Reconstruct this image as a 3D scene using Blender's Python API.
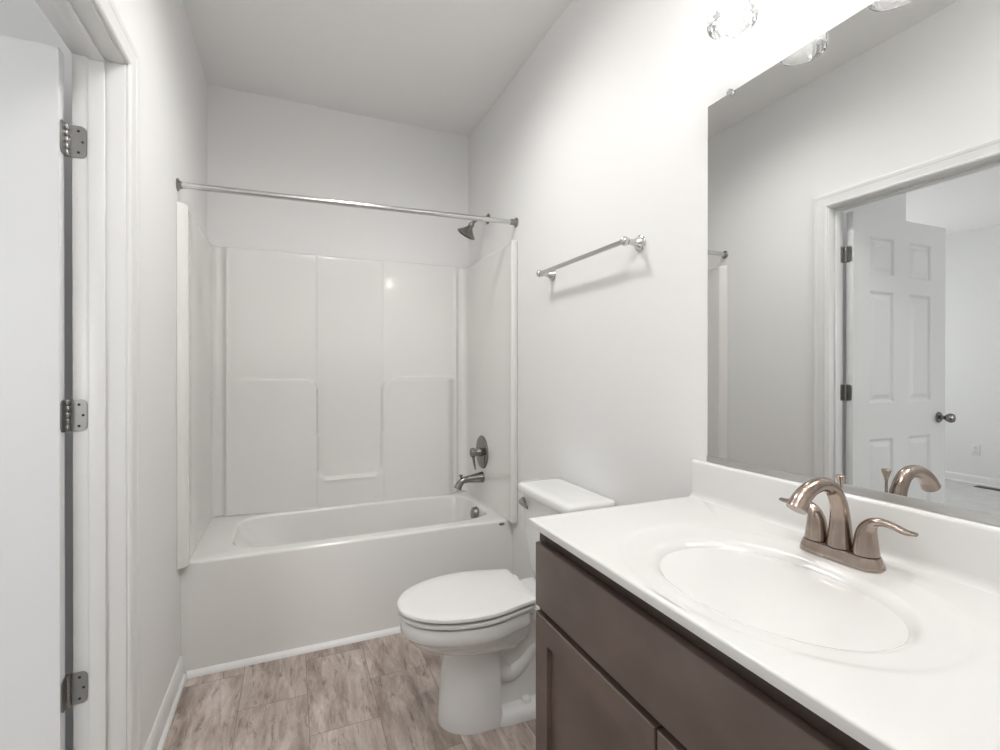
import bpy, bmesh, math, random
from mathutils import Vector, Matrix

# ------------------------------------------------------------------ scene
S = bpy.context.scene
for o in list(bpy.data.objects):
    bpy.data.objects.remove(o)
C = S.collection
random.seed(4)
PI = math.pi

# ------------------------------------------------------------------ camera
F_PX = 482.6587
yaw, pitch = math.radians(23.3105), math.radians(-0.1356)
cam_d = bpy.data.cameras.new('camera')
cam_d.sensor_fit = 'HORIZONTAL'
cam_d.sensor_width = 36.0
cam_d.lens = 36.0 * F_PX / 1000.0
cam_d.shift_y = -(375 - 370.3588) / 1000.0
cam_d.clip_start = 0.02
cam = bpy.data.objects.new('camera', cam_d)
cam.location = (0, 0, 1.287)
cam.rotation_euler = (PI / 2 + pitch, 0, -yaw)
C.objects.link(cam)
S.camera = cam

# ------------------------------------------------------------------ world, daylight, exposure
w = bpy.data.worlds.new('sky')
S.world = w
w.use_nodes = True
bgn = w.node_tree.nodes['Background']
bgn.inputs[0].default_value = (0.98, 0.99, 1.0, 1)
bgn.inputs[1].default_value = 2.0
S.view_settings.view_transform = 'Standard'
S.view_settings.look = 'None'
S.view_settings.gamma = 1.0
S.view_settings.use_curve_mapping = False
S.view_settings.exposure = 0.06
BULB = 36.0          # vanity bulbs
DAY_FILL = 23.0            # fill lamp at an added bedroom window
DAY_FILL2 = 30.0          # fill lamp at the other added bedroom window
CAN_FILL = 38.0           # added fill lamp over the floor between toilet and tub
FLUSH_FILL = 18.5          # added ceiling fill lamp above the camera

# ------------------------------------------------------------------ main dimensions
XL, XR = -0.4283, 1.0957          # bathroom side walls
YB, YN = 3.083, -0.95             # far wall of the alcove, wall behind the camera
ZC = 2.857
YT = 2.374                        # tub apron
ZRIM = 0.4768
YJ, YJN = 1.657, 0.806            # door jambs
XO = -0.5455                      # bedroom side of the left wall
ZJ = 2.1395
YC, YC0 = 1.079, 0.15              # vanity top ends
XC, ZCT = 0.542, 0.9157           # vanity top front, height
XM = XR - 0.006                   # mirror face

day = bpy.data.lights.new('daylight_fill', 'AREA')  # area fill lamp set in the first added window
day.shape = 'RECTANGLE'
day.size, day.size_y = 1.7, 1.4
day.energy = DAY_FILL
day.color = (1.0, 0.995, 0.985)
day_o = bpy.data.objects.new('daylight_fill', day)
day_o.location = (-3.2, 4.16, 1.6)
day_o.rotation_euler = (-PI / 2, 0, 0)
C.objects.link(day_o)
day2 = day.copy()  # second area fill lamp, in the other added window
day2.energy = DAY_FILL2
day2_o = bpy.data.objects.new('daylight_fill', day2)
day2_o.location = (-2.9, -2.16, 1.6)
day2_o.rotation_euler = (PI / 2, 0, 0)
C.objects.link(day2_o)


# ------------------------------------------------------------------ materials
def mat(name, col, rough=0.5, metal=0.0, coat=0.0, spec=0.5, noise=None, bump=None, aniso=0.0, emit=None):
    m = bpy.data.materials.new(name)
    m.use_nodes = True
    nt = m.node_tree
    b = nt.nodes['Principled BSDF']
    b.inputs['Base Color'].default_value = (*col, 1)
    b.inputs['Roughness'].default_value = rough
    b.inputs['Metallic'].default_value = metal
    b.inputs['Coat Weight'].default_value = coat
    b.inputs['Specular IOR Level'].default_value = spec
    if aniso:
        b.inputs['Anisotropic'].default_value = aniso
    if emit:
        b.inputs['Emission Color'].default_value = (*emit[0], 1)
        b.inputs['Emission Strength'].default_value = emit[1]
    tc = nt.nodes.new('ShaderNodeTexCoord')
    if noise:                      # (scale vector, second colour, lo, hi, detail)
        sc, c2, lo, hi, det = noise
        mp = nt.nodes.new('ShaderNodeMapping')
        mp.inputs['Scale'].default_value = sc
        nt.links.new(tc.outputs['Object'], mp.inputs[0])
        n = nt.nodes.new('ShaderNodeTexNoise')
        n.inputs['Scale'].default_value = 1.0
        n.inputs['Detail'].default_value = det
        nt.links.new(mp.outputs[0], n.inputs['Vector'])
        r = nt.nodes.new('ShaderNodeValToRGB')
        r.color_ramp.elements[0].position = lo
        r.color_ramp.elements[1].position = hi
        r.color_ramp.elements[0].color = (*col, 1)
        r.color_ramp.elements[1].color = (*c2, 1)
        nt.links.new(n.outputs[0], r.inputs[0])
        nt.links.new(r.outputs[0], b.inputs['Base Color'])
    if bump:                       # (scale vector, strength, distance, detail)
        sc, st, di, det = bump
        mp = nt.nodes.new('ShaderNodeMapping')
        mp.inputs['Scale'].default_value = sc
        nt.links.new(tc.outputs['Object'], mp.inputs[0])
        n = nt.nodes.new('ShaderNodeTexNoise')
        n.inputs['Scale'].default_value = 1.0
        n.inputs['Detail'].default_value = det
        nt.links.new(mp.outputs[0], n.inputs['Vector'])
        bp = nt.nodes.new('ShaderNodeBump')
        bp.inputs['Strength'].default_value = st
        bp.inputs['Distance'].default_value = di
        nt.links.new(n.outputs[0], bp.inputs['Height'])
        nt.links.new(bp.outputs[0], b.inputs['Normal'])
    return m


PAINT = mat('wall_paint', (0.865, 0.862, 0.853), 0.62, spec=0.3, bump=((260, 260, 260), 0.06, 0.0006, 2))
CEILP = mat('ceiling_paint', (0.92, 0.918, 0.91), 0.8, spec=0.2, bump=((180, 180, 180), 0.08, 0.0008, 2))
BEDP = mat('bedroom_paint', (0.83, 0.835, 0.835), 0.7, spec=0.25)
TRIM = mat('trim_enamel', (0.83, 0.83, 0.82), 0.32)
DOORP = mat('door_enamel', (0.83, 0.835, 0.835), 0.38, bump=((55, 55, 2.2), 0.10, 0.0008, 3))
ACRYL = mat('tub_acrylic', (0.83, 0.82, 0.80), 0.13, coat=0.3, bump=((5, 5, 5), 0.03, 0.01, 1))
CERAM = mat('ceramic', (0.86, 0.86, 0.85), 0.07, coat=0.3)
SEATP = mat('seat_plastic', (0.84, 0.835, 0.82), 0.22)
MARBLE = mat('cultured_marble', (0.76, 0.755, 0.74), 0.14, coat=0.25,
             noise=((3, 3, 3), (0.75, 0.74, 0.725), 0.4, 0.7, 4))
CAB = mat('stained_cabinet', (0.118, 0.083, 0.070), 0.38,
          noise=((5, 5, 9), (0.185, 0.137, 0.118), 0.3, 0.75, 5), bump=((120, 120, 10), 0.05, 0.0005, 3))
CABF = mat('stained_frame', (0.075, 0.052, 0.042), 0.5)
CABIN = mat('cabinet_inside', (0.035, 0.022, 0.016), 0.7)
CHROME = mat('chrome', (0.64, 0.637, 0.63), 0.17, 1.0)
SATIN = mat('satin_nickel', (0.335, 0.33, 0.318), 0.30, 1.0)
DARKN = mat('brushed_nickel', (0.26, 0.25, 0.24), 0.24, 1.0)
FAUC = mat('warm_nickel', (0.37, 0.298, 0.255), 0.20, 1.0, noise=((40, 40, 6), (0.44, 0.368, 0.322), 0.35, 0.7, 3))
BLACK = mat('black_rubber', (0.015, 0.015, 0.015), 0.6)
GREYM = mat('channel_metal', (0.55, 0.55, 0.54), 0.35, 0.8)
MIRROR = mat('mirror_silver', (0.745, 0.75, 0.742), 0.0, 1.0)
GLEDGE = mat('glass_edge', (0.55, 0.60, 0.57), 0.15)
PLAST = mat('white_plastic', (0.82, 0.82, 0.80), 0.4)
CARPET = mat('carpet', (0.62, 0.62, 0.61), 0.95, spec=0.1,
             noise=((9, 9, 9), (0.70, 0.70, 0.69), 0.35, 0.7, 4), bump=((400, 400, 400), 0.5, 0.004, 2))
REGM = mat('register_brown', (0.05, 0.045, 0.04), 0.5)
BULBM = mat('bulb_glow', (1, 1, 1), 0.3, emit=((1.0, 0.985, 0.96), BULB))
FILLM = mat('fill_diffuser', (0.9, 0.9, 0.9), 0.4, emit=((1.0, 0.99, 0.975), FLUSH_FILL))


def glass_mat():
    m = bpy.data.materials.new('hammered_glass')
    m.use_nodes = True
    nt = m.node_tree
    nt.nodes.clear()
    out = nt.nodes.new('ShaderNodeOutputMaterial')
    tr = nt.nodes.new('ShaderNodeBsdfTransparent')
    tr.inputs[0].default_value = (0.95, 0.95, 0.95, 1)
    gl = nt.nodes.new('ShaderNodeBsdfGlossy')
    gl.inputs['Roughness'].default_value = 0.04
    tl = nt.nodes.new('ShaderNodeBsdfTranslucent')
    tl.inputs[0].default_value = (0.9, 0.9, 0.9, 1)
    tc = nt.nodes.new('ShaderNodeTexCoord')
    vo = nt.nodes.new('ShaderNodeTexVoronoi')
    vo.inputs['Scale'].default_value = 42
    nz = nt.nodes.new('ShaderNodeTexNoise')
    nz.inputs['Scale'].default_value = 30
    mx = nt.nodes.new('ShaderNodeMix')
    mx.data_type = 'VECTOR'
    mx.inputs[0].default_value = 0.08
    nt.links.new(tc.outputs['Object'], nz.inputs['Vector'])
    nt.links.new(tc.outputs['Object'], mx.inputs[4])
    nt.links.new(nz.outputs['Color'], mx.inputs[5])
    nt.links.new(mx.outputs[1], vo.inputs['Vector'])
    bp = nt.nodes.new('ShaderNodeBump')
    bp.inputs['Strength'].default_value = 1.0
    bp.inputs['Distance'].default_value = 0.005
    nt.links.new(vo.outputs['Distance'], bp.inputs['Height'])
    for n in (gl, tl):
        nt.links.new(bp.outputs[0], n.inputs['Normal'])
    fr = nt.nodes.new('ShaderNodeFresnel')
    fr.inputs['IOR'].default_value = 1.35
    nt.links.new(bp.outputs[0], fr.inputs['Normal'])
    m1 = nt.nodes.new('ShaderNodeMixShader')
    m1.inputs[0].default_value = 0.30
    nt.links.new(tr.outputs[0], m1.inputs[1])
    nt.links.new(tl.outputs[0], m1.inputs[2])
    m2 = nt.nodes.new('ShaderNodeMixShader')
    nt.links.new(fr.outputs[0], m2.inputs[0])
    nt.links.new(m1.outputs[0], m2.inputs[1])
    nt.links.new(gl.outputs[0], m2.inputs[2])
    nt.links.new(m2.outputs[0], out.inputs[0])
    return m


GLASS = glass_mat()


def floor_mat():
    m = bpy.data.materials.new('wood_look_tile')
    m.use_nodes = True
    nt = m.node_tree
    N = nt.nodes.new
    L = nt.links.new
    b = nt.nodes['Principled BSDF']
    tc = N('ShaderNodeTexCoord')
    sx = N('ShaderNodeSeparateXYZ')
    L(tc.outputs['Object'], sx.inputs[0])
    ax = N('ShaderNodeMath'); ax.operation = 'ADD'; ax.inputs[1].default_value = 0.188
    ay = N('ShaderNodeMath'); ay.operation = 'ADD'; ay.inputs[1].default_value = 0.105
    L(sx.outputs[0], ax.inputs[0]); L(sx.outputs[1], ay.inputs[0])
    cb = N('ShaderNodeCombineXYZ')
    L(ay.outputs[0], cb.inputs[0]); L(ax.outputs[0], cb.inputs[1])
    br = N('ShaderNodeTexBrick')
    br.offset = 0.5
    br.inputs['Color1'].default_value = (0, 0, 0, 1)
    br.inputs['Color2'].default_value = (1, 1, 1, 1)
    br.inputs['Mortar'].default_value = (0.5, 0.5, 0.5, 1)
    br.inputs['Scale'].default_value = 1.0
    br.inputs['Mortar Size'].default_value = 0.0011
    br.inputs['Mortar Smooth'].default_value = 0.2
    br.inputs['Brick Width'].default_value = 0.48
    br.inputs['Row Height'].default_value = 0.243
    L(cb.outputs[0], br.inputs['Vector'])
    # each tile slides the grain along by its own amount
    sc = N('ShaderNodeVectorMath'); sc.operation = 'SCALE'; sc.inputs['Scale'].default_value = 7.3
    L(br.outputs['Color'], sc.inputs[0])
    ad = N('ShaderNodeVectorMath'); ad.operation = 'ADD'
    L(tc.outputs['Object'], ad.inputs[0]); L(sc.outputs[0], ad.inputs[1])

    def nz(scale, det, rough, dist):
        mp = N('ShaderNodeMapping'); mp.inputs['Scale'].default_value = scale
        L(ad.outputs[0], mp.inputs[0])
        n = N('ShaderNodeTexNoise')
        n.inputs['Scale'].default_value = 1; n.inputs['Detail'].default_value = det
        n.inputs['Roughness'].default_value = rough; n.inputs['Distortion'].default_value = dist
        L(mp.outputs[0], n.inputs['Vector'])
        return n.outputs[0]
    streak = nz((15, 3.0, 1), 8, 0.70, 0.45)
    fine = nz((46, 9, 1), 7, 0.74, 0.6)
    blotch = nz((6.5, 2.6, 1), 4, 0.55, 0.6)

    def ramp(src, stops):
        r = N('ShaderNodeValToRGB')
        e = r.color_ramp.elements
        e[0].position, e[0].color = stops[0][0], (*stops[0][1], 1)
        e[1].position, e[1].color = stops[-1][0], (*stops[-1][1], 1)
        for p, c in stops[1:-1]:
            k = e.new(p); k.color = (*c, 1)
        L(src, r.inputs[0])
        return r.outputs[0]
    base = ramp(streak, [(0.30, (0.26, 0.210, 0.180)), (0.43, (0.42, 0.352, 0.312)), (0.55, (0.56, 0.490, 0.448)), (0.70, (0.70, 0.645, 0.605))])

    def mix(kind, fac, a, bb):
        x = N('ShaderNodeMix'); x.data_type = 'RGBA'; x.blend_type = kind
        x.inputs[0].default_value = fac
        L(a, x.inputs[6]); L(bb, x.inputs[7])
        return x.outputs[2]
    f = ramp(fine, [(0.36, (0.40, 0.36, 0.33)), (0.44, (0.90, 0.89, 0.88)), (0.60, (1.05, 1.05, 1.05)), (0.70, (1.25, 1.25, 1.25))])
    bl = ramp(blotch, [(0.35, (0.80, 0.77, 0.74)), (0.62, (1.1, 1.1, 1.1))])
    tint = ramp(br.outputs['Color'], [(0.0, (0.93, 0.91, 0.90)), (1.0, (1.05, 1.05, 1.05))])
    c = mix('MULTIPLY', 0.8, base, f)
    c = mix('MULTIPLY', 0.9, c, bl)
    c = mix('MULTIPLY', 1.0, c, tint)
    g = N('ShaderNodeMix'); g.data_type = 'RGBA'
    L(br.outputs['Fac'], g.inputs[0]); L(c, g.inputs[6])
    g.inputs[7].default_value = (0.20, 0.155, 0.13, 1)
    L(g.outputs[2], b.inputs['Base Color'])
    b.inputs['Roughness'].default_value = 0.42
    bp = N('ShaderNodeBump'); bp.inputs['Strength'].default_value = 0.25; bp.inputs['Distance'].default_value = 0.0015
    iv = N('ShaderNodeMath'); iv.operation = 'SUBTRACT'; iv.inputs[0].default_value = 1.0
    L(br.outputs['Fac'], iv.inputs[1]); L(iv.outputs[0], bp.inputs['Height']); L(bp.outputs[0], b.inputs['Normal'])
    return m


FLOOR = floor_mat()


# ------------------------------------------------------------------ mesh helpers
def xf(a, b):
    """matrix whose Z axis runs from point a to point b, origin a"""
    a, b = Vector(a), Vector(b)
    return Matrix.Translation(a) @ (b - a).to_track_quat('Z', 'Y').to_matrix().to_4x4()


class MB:
    def __init__(self):
        self.bm = bmesh.new()

    def box(self, x0, x1, y0, y1, z0, z1, bev=0.0, seg=2, m=None):
        r = bmesh.ops.create_cube(self.bm, size=1)
        vs = r['verts']
        for v in vs:
            v.co = Vector(((x0 + x1) / 2 + v.co.x * (x1 - x0), (y0 + y1) / 2 + v.co.y * (y1 - y0), (z0 + z1) / 2 + v.co.z * (z1 - z0)))
        if m:
            for v in vs:
                v.co = m @ v.co
        if bev:
            es = list({e for v in vs for e in v.link_edges})
            bmesh.ops.bevel(self.bm, geom=es, offset=bev, segments=seg, profile=0.5, affect='EDGES')
        return self

    def loft(self, rings, caps=(True, True), closed=True):
        """rings: lists of points, equal length"""
        bm = self.bm
        vr = [[bm.verts.new(p) for p in r] for r in rings]
        n = len(rings[0])
        for a, b in zip(vr, vr[1:]):
            for i in range(n if closed else n - 1):
                j = (i + 1) % n
                bm.faces.new((a[i], a[j], b[j], b[i]))
        if caps[0]:
            bm.faces.new(list(reversed(vr[0])))
        if caps[1]:
            bm.faces.new(vr[-1])
        return self

    def lathe(self, prof, m=None, seg=32, caps=(True, True), sx=1.0, sy=1.0):
        """prof: (radius, height) up the Z axis of matrix m"""
        m = m or Matrix()
        rings = [[m @ Vector((r * sx * math.cos(t), r * sy * math.sin(t), h)) for t in (2 * PI * k / seg for k in range(seg))] for r, h in prof]
        return self.loft(rings, caps)

    def tube(self, pts, rad, seg=16, up=(0, 1, 0), caps=(True, True)):
        """rad: one radius, or per point radius / (side radius, other radius)"""
        pts = [Vector(p) for p in pts]
        rings = []
        for i, p in enumerate(pts):
            t = (pts[min(i + 1, len(pts) - 1)] - pts[max(i - 1, 0)]).normalized()
            s = Vector(up) - t * t.dot(Vector(up))
            if s.length < 1e-4:
                s = Vector((0, 0, 1)) - t * t.z
            s.normalize()
            q = t.cross(s)
            r = rad[i] if isinstance(rad, (list, tuple)) else rad
            ra, rb = r if isinstance(r, (list, tuple)) else (r, r)
            rings.append([p + s * (ra * math.cos(a)) + q * (rb * math.sin(a)) for a in (2 * PI * k / seg for k in range(seg))])
        return self.loft(rings, caps)

    def sphere(self, c, r, seg=20, sc=(1, 1, 1)):
        rr = bmesh.ops.create_uvsphere(self.bm, u_segments=seg, v_segments=seg // 2, radius=r)
        for v in rr['verts']:
            v.co = Vector(c) + Vector((v.co.x * sc[0], v.co.y * sc[1], v.co.z * sc[2]))
        return self

    def rect_face(self, o, ux, uz, loops, hole_only=False):
        """nested rectangular loops [(x0,x1,z0,z1,depth)...]; depth along ux x uz"""
        bm = self.bm
        o, ux, uz = Vector(o), Vector(ux), Vector(uz)
        nn = ux.cross(uz)
        vs = []
        for x0, x1, z0, z1, d in loops:
            vs.append([bm.verts.new(o + ux * x + uz * z + nn * d) for x, z in ((x0, z0), (x1, z0), (x1, z1), (x0, z1))])
        for a, b in zip(vs, vs[1:]):
            for i in range(4):
                j = (i + 1) % 4
                bm.faces.new((a[i], a[j], b[j], b[i]))
        bm.faces.new(vs[-1])
        return self

    def build(self, name, m, parent=None, ang=35, local=False, weld=True):
        bm = self.bm
        if weld:
            bmesh.ops.remove_doubles(bm, verts=bm.verts, dist=1e-5)
        bmesh.ops.recalc_face_normals(bm, faces=bm.faces)
        me = bpy.data.meshes.new(name)
        off = Vector()
        if parent is not None and not local:
            p = parent
            while p is not None:
                off += p.location
                p = p.parent
            for v in bm.verts:
                v.co -= off
        bm.to_mesh(me)
        bm.free()
        for p in me.polygons:
            p.use_smooth = True
        me.set_sharp_from_angle(angle=math.radians(ang))
        me.materials.append(m)
        o = bpy.data.objects.new(name, me)
        C.objects.link(o)
        if parent is not None:
            o.parent = parent
        return o


def thing(name, label, cat, loc=(0, 0, 0), rz=0.0, group=None):
    o = bpy.data.objects.new(name, None)
    o.empty_display_size = 0.1
    o.location = loc
    o.rotation_euler = (0, 0, rz)
    o['label'] = label
    o['category'] = cat
    if group:
        o['group'] = group
    C.objects.link(o)
    return o


def struct(o, label=None, cat=None):
    o['kind'] = 'structure'
    if label:
        o['label'] = label
    if cat:
        o['category'] = cat
    return o


def smooth(t):
    t = max(0.0, min(1.0, t))
    return t * t * (3 - 2 * t)


def lerp(a, b, t):
    return a + (b - a) * t


def bez(pts, n=10):
    """Catmull-Rom through pts"""
    P = [Vector(p) for p in pts]
    P = [P[0] * 2 - P[1]] + P + [P[-1] * 2 - P[-2]]
    out = []
    for i in range(1, len(P) - 2):
        for k in range(n):
            t = k / n
            a, b, c, d = P[i - 1:i + 3]
            out.append(0.5 * ((2 * b) + (c - a) * t + (2 * a - 5 * b + 4 * c - d) * t * t + (3 * b - a - 3 * c + d) * t ** 3))
    out.append(P[-2])
    return out


def radlerp(vals, n):
    """radii per control point -> per sample of bez(...,n)"""
    out = []
    for a, b in zip(vals, vals[1:]):
        for k in range(n):
            t = k / n
            if isinstance(a, tuple):
                out.append((lerp(a[0], b[0], t), lerp(a[1], b[1], t)))
            else:
                out.append(lerp(a, b, t))
    out.append(vals[-1])
    return out


# ================================================================== SETTING
struct(MB().box(XO + 0.03, XR, YN, YB, -0.1, 0.0).build('floor', FLOOR), 'bathroom floor of wood-look taupe tiles', 'floor')
struct(MB().box(-4.893, XO + 0.03, -2.2, 4.2, -0.1, 0.0).build('floor_bedroom', CARPET), 'light grey bedroom carpet seen in the mirror', 'carpet')
struct(MB().box(-5.0, XR + 0.15, -2.3, 4.3, ZC, ZC + 0.1).build('ceiling', CEILP), 'white ceiling', 'ceiling')
struct(MB().box(XR, XR + 0.12, YN - 0.12, YB + 0.12, -0.1, ZC).build('wall_right', PAINT), 'pale wall behind the mirror, toilet and towel bar', 'wall')
struct(MB().box(XO, XR, YB, YB + 0.12, -0.1, ZC).build('wall_far', PAINT), 'pale wall above the tub surround', 'wall')
struct(MB().box(XO, XR, YN - 0.12, YN, -0.1, ZC).build('wall_behind', PAINT), 'pale wall behind the viewer', 'wall')
wl = MB()
wl.box(XO, XL, YN, YJN - 0.018, -0.1, ZC)
wl.box(XO, XL, YJ + 0.018, YB, -0.1, ZC)
wl.box(XO, XL, YJN - 0.018, YJ + 0.018, ZJ + 0.018, ZC)
struct(wl.build('wall_left', PAINT, weld=False), 'pale wall with the doorway', 'wall')
# bedroom
struct(MB().box(-1.807, XO, 2.00, 2.11, -0.1, ZC).build('wall_partition', BEDP), 'short bedroom wall behind the open door', 'wall')
struct(MB().box(-5.0, -4.893, -2.3, 4.3, -0.1, ZC).build('wall_bedroom_far', BEDP), 'far bedroom wall seen in the mirror', 'wall')
struct(MB().box(XO, XO + 0.01, -2.3, YN - 0.12, -0.1, ZC).build('wall_bedroom_near', BEDP), 'bedroom wall beside the bathroom', 'wall')
struct(MB().box(XO, XO + 0.01, YB, 4.3, -0.1, ZC).build('wall_bedroom_close', BEDP), 'bedroom wall behind the tub alcove', 'wall')
WZ0, WZ1 = 0.85, 2.35


def added_window_wall(name, wname, wx0, wx1, wy, s):
    """wall whose room face is at wy (outside toward s) with an added framed window"""
    wb = MB()
    a, b = sorted((wy, wy + s * 0.1))
    wb.box(-4.893, wx0, a, b, -0.1, ZC)
    wb.box(wx1, XO, a, b, -0.1, ZC)
    wb.box(wx0, wx1, a, b, -0.1, WZ0)
    wb.box(wx0, wx1, a, b, WZ1, ZC)
    struct(wb.build(name, BEDP, weld=False), 'bedroom wall with an added window', 'wall')
    wn = struct(thing(wname, 'unseen white bedroom window added for its light', 'window', ((wx0 + wx1) / 2, wy + s * 0.05, WZ0)))
    fr = MB()
    wm = (wx0 + wx1) / 2
    c, d = sorted((wy + s * 0.02, wy + s * 0.08))
    for p, q, z0, z1 in ((wx0, wx0 + 0.05, WZ0, WZ1), (wx1 - 0.05, wx1, WZ0, WZ1), (wx0 + 0.05, wx1 - 0.05, WZ0, WZ0 + 0.05),
                         (wx0 + 0.05, wx1 - 0.05, WZ1 - 0.05, WZ1), (wx0 + 0.05, wx1 - 0.05, 1.58, 1.62), (wm - 0.02, wm + 0.02, WZ0 + 0.05, 1.58), (wm - 0.02, wm + 0.02, 1.62, WZ1 - 0.05)):
        fr.box(p, q, c, d, z0, z1, 0.004)
    fr.build('added_window_frame', TRIM, wn, weld=False)
    c, d = sorted((wy, wy - s * 0.04))
    MB().box(wx0 - 0.05, wx1 + 0.05, c, d, WZ0 - 0.03, WZ0, 0.004).build('added_window_sill', TRIM, wn)


added_window_wall('wall_bedroom_added_window', 'added_window_1', -4.2, -2.2, 4.2, 1)  # unseen window, added to light the bedroom
added_window_wall('wall_bedroom_front', 'added_window_2', -3.9, -1.9, -2.2, -1)  # another added window, brightens the open door


# mouldings: a profile swept along one straight run
def sweep(prof, a, b, u, v):
    a, b, u, v = Vector(a), Vector(b), Vector(u), Vector(v)
    return MB().loft([[p + u * s + v * t for s, t in prof] for p in (a, b)])


# door jambs, stops and casing
jm = MB()
jm.box(XO, XL, YJ, YJ + 0.018, 0, ZJ + 0.018, 0.001)
jm.box(XO, XL, YJN - 0.018, YJN, 0, ZJ + 0.018, 0.001)
jm.box(XO, XL, YJN, YJ, ZJ, ZJ + 0.018, 0.001)
struct(jm.build('trim_1', TRIM, weld=False), 'white door jamb boards', 'door jamb')
st = MB()
SX0, SX1 = -0.508, -0.472
st.box(SX0, SX1, YJ - 0.011, YJ, 0, ZJ, 0.002)
st.box(SX0, SX1, YJN, YJN + 0.011, 0, ZJ, 0.002)
st.box(SX0, SX1, YJN + 0.011, YJ - 0.011, ZJ - 0.011, ZJ, 0.002)
struct(st.build('trim_2', TRIM, weld=False), 'white door stop strips inside the jamb', 'door stop')
CW = 0.070
cprof = [(0, 0), (CW, 0), (CW, 0.016), (CW - 0.008, 0.0185), (CW - 0.018, 0.0165), (CW - 0.023, 0.0135), (0.016, 0.0105), (0.010, 0.0125), (0.004, 0.0105), (0, 0.007)]
RV = 0.005


def casing():
    mb = MB()
    # mitred U: up the far jamb, across the head, down the near jamb
    def ring(kind):
        pts = []
        for s, t in cprof:
            s += RV
            x = XL + t
            if kind == 0: pts.append((x, YJ + s, 0))
            if kind == 1: pts.append((x, YJ + s, ZJ + s))
            if kind == 2: pts.append((x, YJN - s, ZJ + s))
            if kind == 3: pts.append((x, YJN - s, 0))
        return pts
    mb.loft([ring(k) for k in range(4)])
    return mb


struct(casing().build('trim_3', TRIM, ang=20), 'white moulded casing around the doorway', 'door casing')

bprof = [(0, 0), (0.012, 0), (0.012, 0.064), (0.0095, 0.076), (0.0055, 0.085), (0.003, 0.090), (0, 0.092)]
shoe = [(0.012, 0), (0.024, 0), (0.0235, 0.005), (0.021, 0.010), (0.017, 0.0135), (0.012, 0.015)]


def baseboard(name, a, b, u, label):
    o = sweep(bprof, a, b, u, (0, 0, 1)).build(name, TRIM, ang=20)
    struct(o, label, 'baseboard')
    sweep([(s - 0.0002 if i in (0, 5) else s, t) for i, (s, t) in enumerate(shoe)], a, b, u, (0, 0, 1)).build('shoe_moulding', TRIM, o, ang=40)
    return o


baseboard('baseboard_left', (XL, YJ + RV + CW, 0), (XL, YT - 0.001, 0), (1, 0, 0), 'white baseboard between doorway and tub')
baseboard('baseboard_right', (XR, 1.07, 0), (XR, 2.30, 0), (-1, 0, 0), 'white baseboard behind the toilet')
baseboard('baseboard_bedroom', (-4.893, -2.2, 0), (-4.893, 4.2, 0), (1, 0, 0), 'white bedroom baseboard seen in the mirror')
qr = [(0, 0), (0.020, 0), (0.0185, 0.009), (0.0135, 0.016), (0.007, 0.0205), (0, 0.022)]
struct(sweep(qr, (XL + 0.024, YT, 0), (XR - 0.012, YT, 0), (0, -1, 0), (0, 0, 1)).build('trim_4', TRIM, ang=50),
       'white quarter round along the foot of the tub', 'quarter round')

# unseen drum lamp added above the viewer as fill light
LPX, LPY = 0.33, 0.25
fl = thing('ceiling_fill', 'round white fill lamp added on the ceiling above the viewer', 'fill lamp', (LPX, LPY, ZC))
M0 = Matrix.Translation((LPX, LPY, ZC)) @ Matrix.Rotation(PI, 4, 'X')
MB().lathe([(0.02, 0.0005), (0.065, 0.0005), (0.068, 0.012), (0.030, 0.022), (0.008, 0.028), (0.008, 0.080)], M0, 40).build('canopy', TRIM, fl)
MB().lathe([(0.005, 0.070), (0.12, 0.072), (0.20, 0.078), (0.24, 0.090), (0.250, 0.105), (0.240, 0.120), (0.20, 0.133), (0.12, 0.141), (0.005, 0.144)], M0, 48).build('diffuser', FILLM, fl)


# recessed ceiling light, unseen, added to even out the lighting
CX_, CY_ = 0.33, 1.75
dl_ = thing('recessed_fill', 'small round fill lamp added in the ceiling over the toilet', 'fill lamp', (CX_, CY_, ZC))
MB().lathe([(0.070, 0.0004), (0.098, 0.0004), (0.097, 0.004), (0.088, 0.008), (0.072, 0.009)], Matrix.Translation((CX_, CY_, ZC)) @ Matrix.Rotation(PI, 4, 'X'), 40).build('trim_ring', TRIM, dl_)
MB().lathe([(0.005, 0.0092), (0.071, 0.0092), (0.070, 0.0115), (0.005, 0.012)], Matrix.Translation((CX_, CY_, ZC)) @ Matrix.Rotation(PI, 4, 'X'), 40).build('lens', mat('fill_lens', (0.9, 0.9, 0.9), 0.4, emit=((1.0, 0.975, 0.94), 4.0)), dl_)
sp = bpy.data.lights.new('fill_spot', 'SPOT')  # spot that does the work of the added ceiling fill
sp.energy = CAN_FILL
sp.color = (1.0, 0.99, 0.975)
sp.spot_size = math.radians(172)
sp.spot_blend = 1.0
sp.shadow_soft_size = 0.10
spo = bpy.data.objects.new('fill_spot', sp)
spo.location = (CX_, CY_, ZC - 0.10)
C.objects.link(spo)


# ================================================================== DOOR
DW, DH, DT = 0.845, 2.116, 0.035
HX, HY = -0.5588, 1.614
phi = math.radians(1.3)
dr = struct(thing('door_1', 'white six-panel door standing open into the bedroom', 'door', (HX, HY, 0.011), PI + phi))
# local frame: +x from hinge edge to free edge, -y is away from the viewer's side (rotated by pi)
cols = [(0.14, 0.355), (0.49, 0.705)]
rows = [(0.235, 0.895), (1.09, 1.705), (1.79, 2.00)]


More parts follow.
